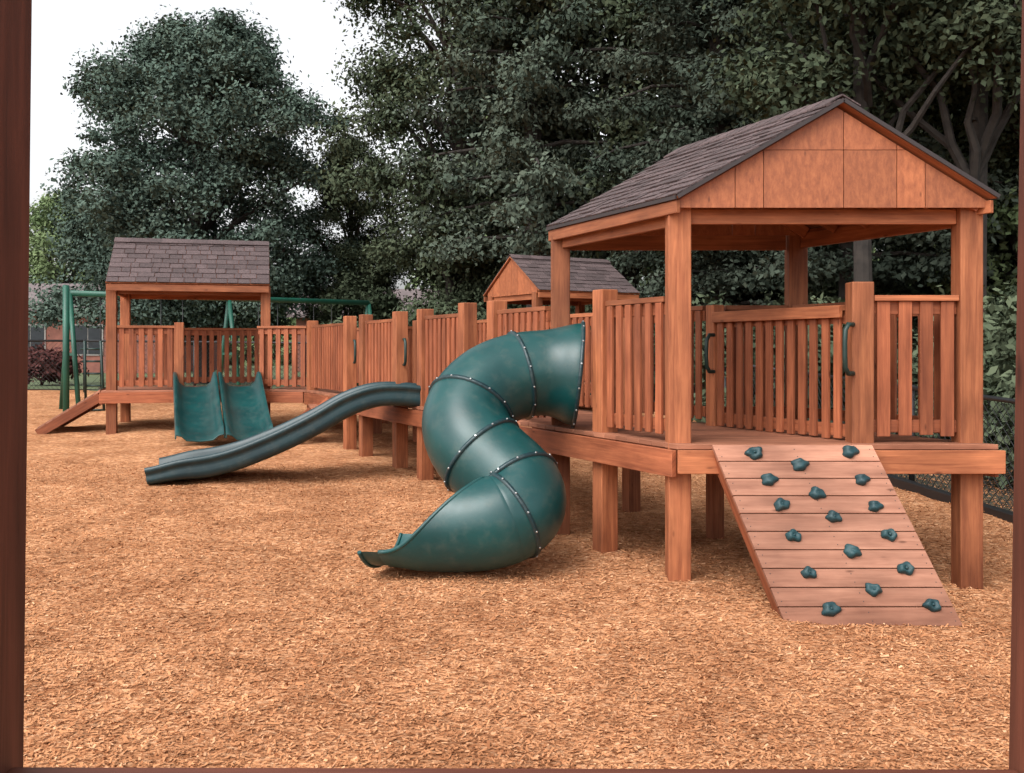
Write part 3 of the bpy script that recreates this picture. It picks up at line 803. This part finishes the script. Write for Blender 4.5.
# ------------------------------------------------------------------ house
def house(name,x0,x1,y0,y1,zgd,ze,zr):
    e=empty(name)
    b=B(); b.prism([(x0,y0,zgd),(x1,y0,zgd),(x1,y1,zgd),(x0,y1,zgd)],(0,0,ze-zgd),M_house)
    ym=(y0+y1)/2
    for x in (x0,x1-0.1): b.poly([(x,y0+.02,ze+.002),(x,y1-.02,ze+.002),(x,ym,zr-0.05)],(0.1,0,0),M_house,V((0,1,0)))
    b.obj('walls',e)
    b=B()
    for sg,yy in ((-1,y0-0.5),(1,y1+0.5)):
        zz=ze-0.12
        b.prism([(x0-.4,ym,zr),(x1+.4,ym,zr),(x1+.4,yy,zz),(x0-.4,yy,zz)],(0,0,0.12),M_hroof)
    b.obj('roof',e)
    b=B(); x=x0+1.0
    k=0
    while x<x1-1.4:
        if k%4==2:
            b.prism([(x,y0-.03,zgd),(x+.95,y0-.03,zgd),(x+.95,y0-.003,zgd),(x,y0-.003,zgd)],(0,0,2.1),M_white)
        else:
            b.prism([(x-.06,y0-.04,zgd+.94),(x+1.16,y0-.04,zgd+.94),(x+1.16,y0-.003,zgd+.94),(x-.06,y0-.003,zgd+.94)],(0,0,1.26),M_white)
            for kx in (0,.57):
                b.prism([(x+kx,y0-.06,zgd+1.0),(x+kx+.53,y0-.06,zgd+1.0),(x+kx+.53,y0-.041,zgd+1.0),(x+kx,y0-.041,zgd+1.0)],(0,0,1.14),M_glass)
        x+=2.3;k+=1
    b.obj('windows_and_trim',e)
house('brick_house',-30,-14.0,40,49,0.4,3.2,4.4)
house('brick_house',-9.5,-3.5,44,50,0.4,3.1,4.3)

# ------------------------------------------------------------------ trees
def leafcloud(cent,rads,per,size,flat_=0.7,droop=0.0):
    nC=len(cent); idx=np.repeat(np.arange(nC),per)
    n=len(idx); d=rng.normal(size=(n,3)); d/=np.linalg.norm(d,axis=1)[:,None]
    rr=rng.random(n)**0.5*rng.uniform(0.8,1.25,n)
    ph=rng.random((nC,3))*6.28
    rr*=1+0.28*np.sin(4*d[:,0]+ph[idx,0])*np.sin(4*d[:,1]+ph[idx,1])+0.15*np.sin(7*d[:,2]+ph[idx,2])
    off=d*(rr*rads[idx])[:,None]; off[:,2]*=flat_
    pos=cent[idx]+off
    if droop: pos[:,2]-=droop*(off[:,0]**2+off[:,1]**2)/np.maximum(rads[idx],.1)
    nrm=d*0.6+rng.normal(size=(n,3))*0.6+np.array([0,0,0.5]); nrm/=np.linalg.norm(nrm,axis=1)[:,None]
    a=np.cross(nrm,rng.normal(size=(n,3))); a/=np.linalg.norm(a,axis=1)[:,None]; b_=np.cross(nrm,a)
    s_=size*rng.uniform(0.6,1.4,n)
    v=np.empty((n,4,3)); L_=a*s_[:,None]; Wd=b_*(s_*0.55)[:,None]
    v[:,0]=pos-L_; v[:,1]=pos+Wd-L_*0.1; v[:,2]=pos+L_; v[:,3]=pos-Wd-L_*0.1
    ct=rng.random(nC)
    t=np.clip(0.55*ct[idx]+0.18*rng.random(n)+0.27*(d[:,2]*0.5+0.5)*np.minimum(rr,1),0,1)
    return v.reshape(-1,3),t
def tree_mesh(name,crown,trunk,limbs,leafmat,per,size,flat_=0.7,droop=0):
    cent,rads=crown
    v,t=leafcloud(cent,rads,per,size,flat_,droop)
    b=B(); b.tube(*trunk,M_bark,10)
    for p,r in limbs: b.tube(p,r,M_bark,6,caps=False)
    bv=np.array([tuple(x) for x in b.v])
    bf=np.array([f for f in b.f if len(f)==4])
    nl=len(v)//4
    fs=np.concatenate([np.arange(nl*4).reshape(nl,4),bf+len(v)])
    mi=np.concatenate([np.zeros(nl),np.ones(len(bf))]); tt=np.concatenate([t,np.full(len(bf),.5)])
    return npmesh(name,np.concatenate([v,bv]),fs,[leafmat,M_bark],mi,tt)
def limb(a,c,r,k=5):
    a=V(a);c=V(c);pts=[];rs=[]
    for i in range(k+1):
        t=i/k; p=a.lerp(c,t); p.z+=0.25*math.sin(math.pi*t)*(c-a).length*0.25
        if 0<i<k: p+=V((random.uniform(-1,1),random.uniform(-1,1),random.uniform(-1,1)))*0.06*(c-a).length*0.5
        pts.append(p); rs.append(r*(1-0.85*t)+0.01)
    return pts,rs
def deciduous(name,H,base,rx,n,mat,per,size,seed,prof=None,crad=(0.5,1.0),tk=0.020,nl=60,lk=0.010):
    global rng
    rng=np.random.default_rng(seed); random.seed(seed)
    cs=[]
    prof=prof or (lambda t: math.sin(math.pi*min(1,max(0,t*0.92+0.08)))**0.55)
    lob=[random.uniform(0,6.28) for _ in range(4)]
    while len(cs)<n:
        t=random.random(); a=random.uniform(0,2*math.pi)
        R=rx*prof(t)*(1+0.16*math.sin(2*a+lob[0]+3*t)+0.15*math.sin(3*a+lob[1]+9*t)+0.12*math.sin(17*t+lob[2]+a))
        q=random.random()**0.5
        if q<0.5 and random.random()<0.7: continue
        cs.append((R*q*math.cos(a),R*q*math.sin(a),base+t*(H-base)))
    cent=np.array(cs); rads=rng.uniform(crad[0],crad[1],n)
    tp=[];tr_=[]
    for i in range(9):
        t=i/8; tp.append((0.25*math.sin(3*t+seed)*t,0.25*math.cos(2*t+seed)*t,t*H*0.9-0.3)); tr_.append(tk*H*(1-t)**0.8+0.03+ (0.06 if i==0 else 0))
    lm=[]
    for c in random.sample(cs,min(len(cs),nl)):
        zt_=max(base*0.75,c[2]-random.uniform(0.5,0.35*(H-base)+0.6)); zt_=min(zt_,H*0.85)
        lm.append(limb((0.1*math.sin(zt_),0,zt_),c,lk*H*(1-zt_/H)+0.025))
    return tree_mesh(name,(cent,rads),(tp,tr_),lm,mat,per,size)
def conifer(name,H,base,rx,mat,per,size,seed):
    global rng
    rng=np.random.default_rng(seed); random.seed(seed)
    cs=[];rd=[];lm=[]
    z=base
    while z<H-0.3:
        t=(z-base)/(H-base); R=rx*(1-t)**0.7*random.uniform(0.7,1.15)
        k=random.randint(4,5); a0=random.uniform(0,6.28)
        for i in range(k):
            a=a0+6.283*i/k+random.uniform(-.3,.3); RR=R*random.uniform(0.6,1.15)
            tip=(RR*math.cos(a),RR*math.sin(a),z-0.12*RR+0.2)
            lm.append(limb((0,0,z),tip,0.035+0.02*(1-t),4))
            m=max(2,int(RR/0.6))
            for q in range(m):
                u=(q+0.9)/m; cs.append((tip[0]*u+random.uniform(-.2,.2),tip[1]*u+random.uniform(-.2,.2),z+(tip[2]-z)*u-0.1*u+random.uniform(-.1,.1))); rd.append(0.48+0.28*(1-abs(u-0.6)))
        z+=random.uniform(0.45,0.75)
    tp=[(0.12*math.sin(i),0.1*math.cos(i*1.3),H*i/8-0.3 if i else -0.3) for i in range(9)]; tr_=[0.018*H*(1-i/8)+0.03 for i in range(9)]
    return tree_mesh(name,(np.array(cs),np.array(rd)),(tp,tr_),lm,mat,per,size,0.42,0.25)
def place(name,me,x,y,rot=0,sc=1.0,sz=None):
    o=bpy.data.objects.new(name,me); S.collection.objects.link(o)
    o.location=(x,y,zg(x,y)-0.05); o.rotation_euler[2]=rot; o.scale=(sc,sc,sz or sc); return o
def oakprof(t):
    if t<0.35: return 0.82+0.18*math.sin(math.pi*t/0.7)
    return max(0.10,math.sqrt(max(0,1-((t-0.33)/0.70)**2)))
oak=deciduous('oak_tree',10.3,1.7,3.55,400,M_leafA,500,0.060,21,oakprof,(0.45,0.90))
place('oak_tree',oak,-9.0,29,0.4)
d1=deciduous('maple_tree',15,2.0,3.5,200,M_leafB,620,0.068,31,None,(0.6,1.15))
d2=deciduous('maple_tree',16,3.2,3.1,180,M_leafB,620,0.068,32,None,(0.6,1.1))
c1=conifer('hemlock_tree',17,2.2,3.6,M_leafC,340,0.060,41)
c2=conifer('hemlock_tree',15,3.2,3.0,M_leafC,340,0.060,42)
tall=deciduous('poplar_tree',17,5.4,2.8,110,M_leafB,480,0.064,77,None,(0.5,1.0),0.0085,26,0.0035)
rs=random.Random(5)
spots=[(-1.4,28,d1,'maple_tree',0.92),(0.6,25,c2,'hemlock_tree',1.1),(3.0,26.5,d2,'maple_tree',1.1),
(4.6,22,c1,'hemlock_tree',0.95),(6.8,25,d1,'maple_tree',1.15),(5.9,17.6,c2,'hemlock_tree',0.95),(10.2,22,c1,'hemlock_tree',1.0),
(9.2,17.2,d2,'maple_tree',0.8),(13.3,23,d1,'maple_tree',1.1),(8.5,30,d2,'maple_tree',1.2),(14.5,29,c1,'hemlock_tree',1.0)]
for i,(x,y,me,nm,sc) in enumerate(spots): place(nm,me,x,y,rs.uniform(0,6.28),sc,sc*rs.uniform(0.95,1.1))
place('poplar_tree',tall,6.75,14.6,1.0,0.95); place('poplar_tree',tall,5.2,14.7,3.6,0.9); place('poplar_tree',tall,8.2,15.4,5.0,1.05)
place('maple_tree',d1,-4.9,31,2.2,0.48,0.50)
def mass(name,regions,mat,per,size,seed,rr=(0.4,0.8)):
    global rng
    rng=np.random.default_rng(seed); cs=[]
    for (x0,x1,y0,y1,z0,z1,n) in regions:
        x=rng.uniform(x0,x1,n); y=rng.uniform(y0,y1,n); h=z0+(z1-z0)*(0.55+0.25*np.sin(x*0.9+seed)+0.2*np.sin(x*2.3+y)); z=z0+(h-z0)*rng.random(n)**0.8
        cs.append(np.stack([x,y,z+zg_np(x,y)],1))
    cent=np.concatenate(cs); v,t=leafcloud(cent,rng.uniform(rr[0],rr[1],len(cent)),per,size)
    o=bpy.data.objects.new(name,npmesh(name,v,np.arange(len(v)).reshape(-1,4),[mat],None,t)); S.collection.objects.link(o)
mass('understory_shrubs',[(-4.5,3,24.6,26.5,0.2,3.8,120),(3.2,6,15,24,0.2,3.6,100),(5.6,9.5,9,15,0.2,2.6,80),(6,16,18,24,0.2,4.0,120),(-5.5,2,29,31,0.3,5,80)],M_leafB,360,0.064,51)
mass('distant_trees',[(-48,-20,62,70,0,9,200),(-20,-8,60,68,0,6.0,130),(-4,26,46,52,0,15,260)],M_leafY,160,0.24,52,(1.2,2.4))
mass('red_leaf_shrub',[(-12.7,-12.0,26,27,0.3,3.0,24)],M_leafR,200,0.07,53,(0.35,0.55))
bright=deciduous('maple_tree',9,1.4,3.0,110,M_leafY,300,0.10,61)
place('maple_tree',bright,-22.5,50,1.0,0.95)
place('maple_tree',bright,9.6,18.2,2.0,0.75)

# ------------------------------------------------------------------ light & camera
el=math.radians(52); az=math.atan2(-0.55,-0.75)
sd=V((math.sin(az)*math.cos(el),math.cos(az)*math.cos(el),math.sin(el)))
sun=bpy.data.lights.new('sun','SUN'); sun.energy=0.95; sun.angle=math.radians(40); sun.color=(1,0.97,0.94)
so=bpy.data.objects.new('sun',sun); S.collection.objects.link(so); so.rotation_euler=sd.to_track_quat('Z','Y').to_euler(); so.location=(0,0,30)
w=bpy.data.worlds.new('World'); S.world=w; w.use_nodes=True; nt=w.node_tree
bg=nt.nodes['Background']; sky=nt.nodes.new('ShaderNodeTexSky'); sky.sky_type='NISHITA'; sky.sun_disc=False
sky.sun_elevation=el; sky.sun_rotation=az; sky.air_density=1.0; sky.dust_density=6.0; sky.ozone_density=1.0
hs=nt.nodes.new('ShaderNodeHueSaturation'); hs.inputs['Saturation'].default_value=0.12; hs.inputs['Value'].default_value=1.7
nt.links.new(sky.outputs[0],hs.inputs['Color'])
tc=nt.nodes.new('ShaderNodeTexCoord'); sx_=nt.nodes.new('ShaderNodeSeparateXYZ'); nt.links.new(tc.outputs['Generated'],sx_.inputs[0])
mr=nt.nodes.new('ShaderNodeMapRange'); mr.inputs['From Min'].default_value=0.0; mr.inputs['From Max'].default_value=0.8; mr.inputs['To Min'].default_value=1.75; mr.inputs['To Max'].default_value=0.92
nt.links.new(sx_.outputs[2],mr.inputs['Value'])
vm=nt.nodes.new('ShaderNodeVectorMath'); vm.operation='SCALE'; nt.links.new(hs.outputs[0],vm.inputs[0]); nt.links.new(mr.outputs[0],vm.inputs['Scale'])
nt.links.new(vm.outputs[0],bg.inputs[0]); bg.inputs[1].default_value=0.15
cam=bpy.data.cameras.new('camera'); co=bpy.data.objects.new('camera',cam); S.collection.objects.link(co)
co.location=(0,0,1.6); co.rotation_euler=(math.radians(90),0,0); cam.sensor_width=36; cam.lens=36*1000/1024; cam.shift_y=-0.0366; cam.clip_end=2000; cam.clip_start=0.05
S.camera=co
S.view_settings.view_transform='Standard'; S.view_settings.look='None'; S.view_settings.exposure=0
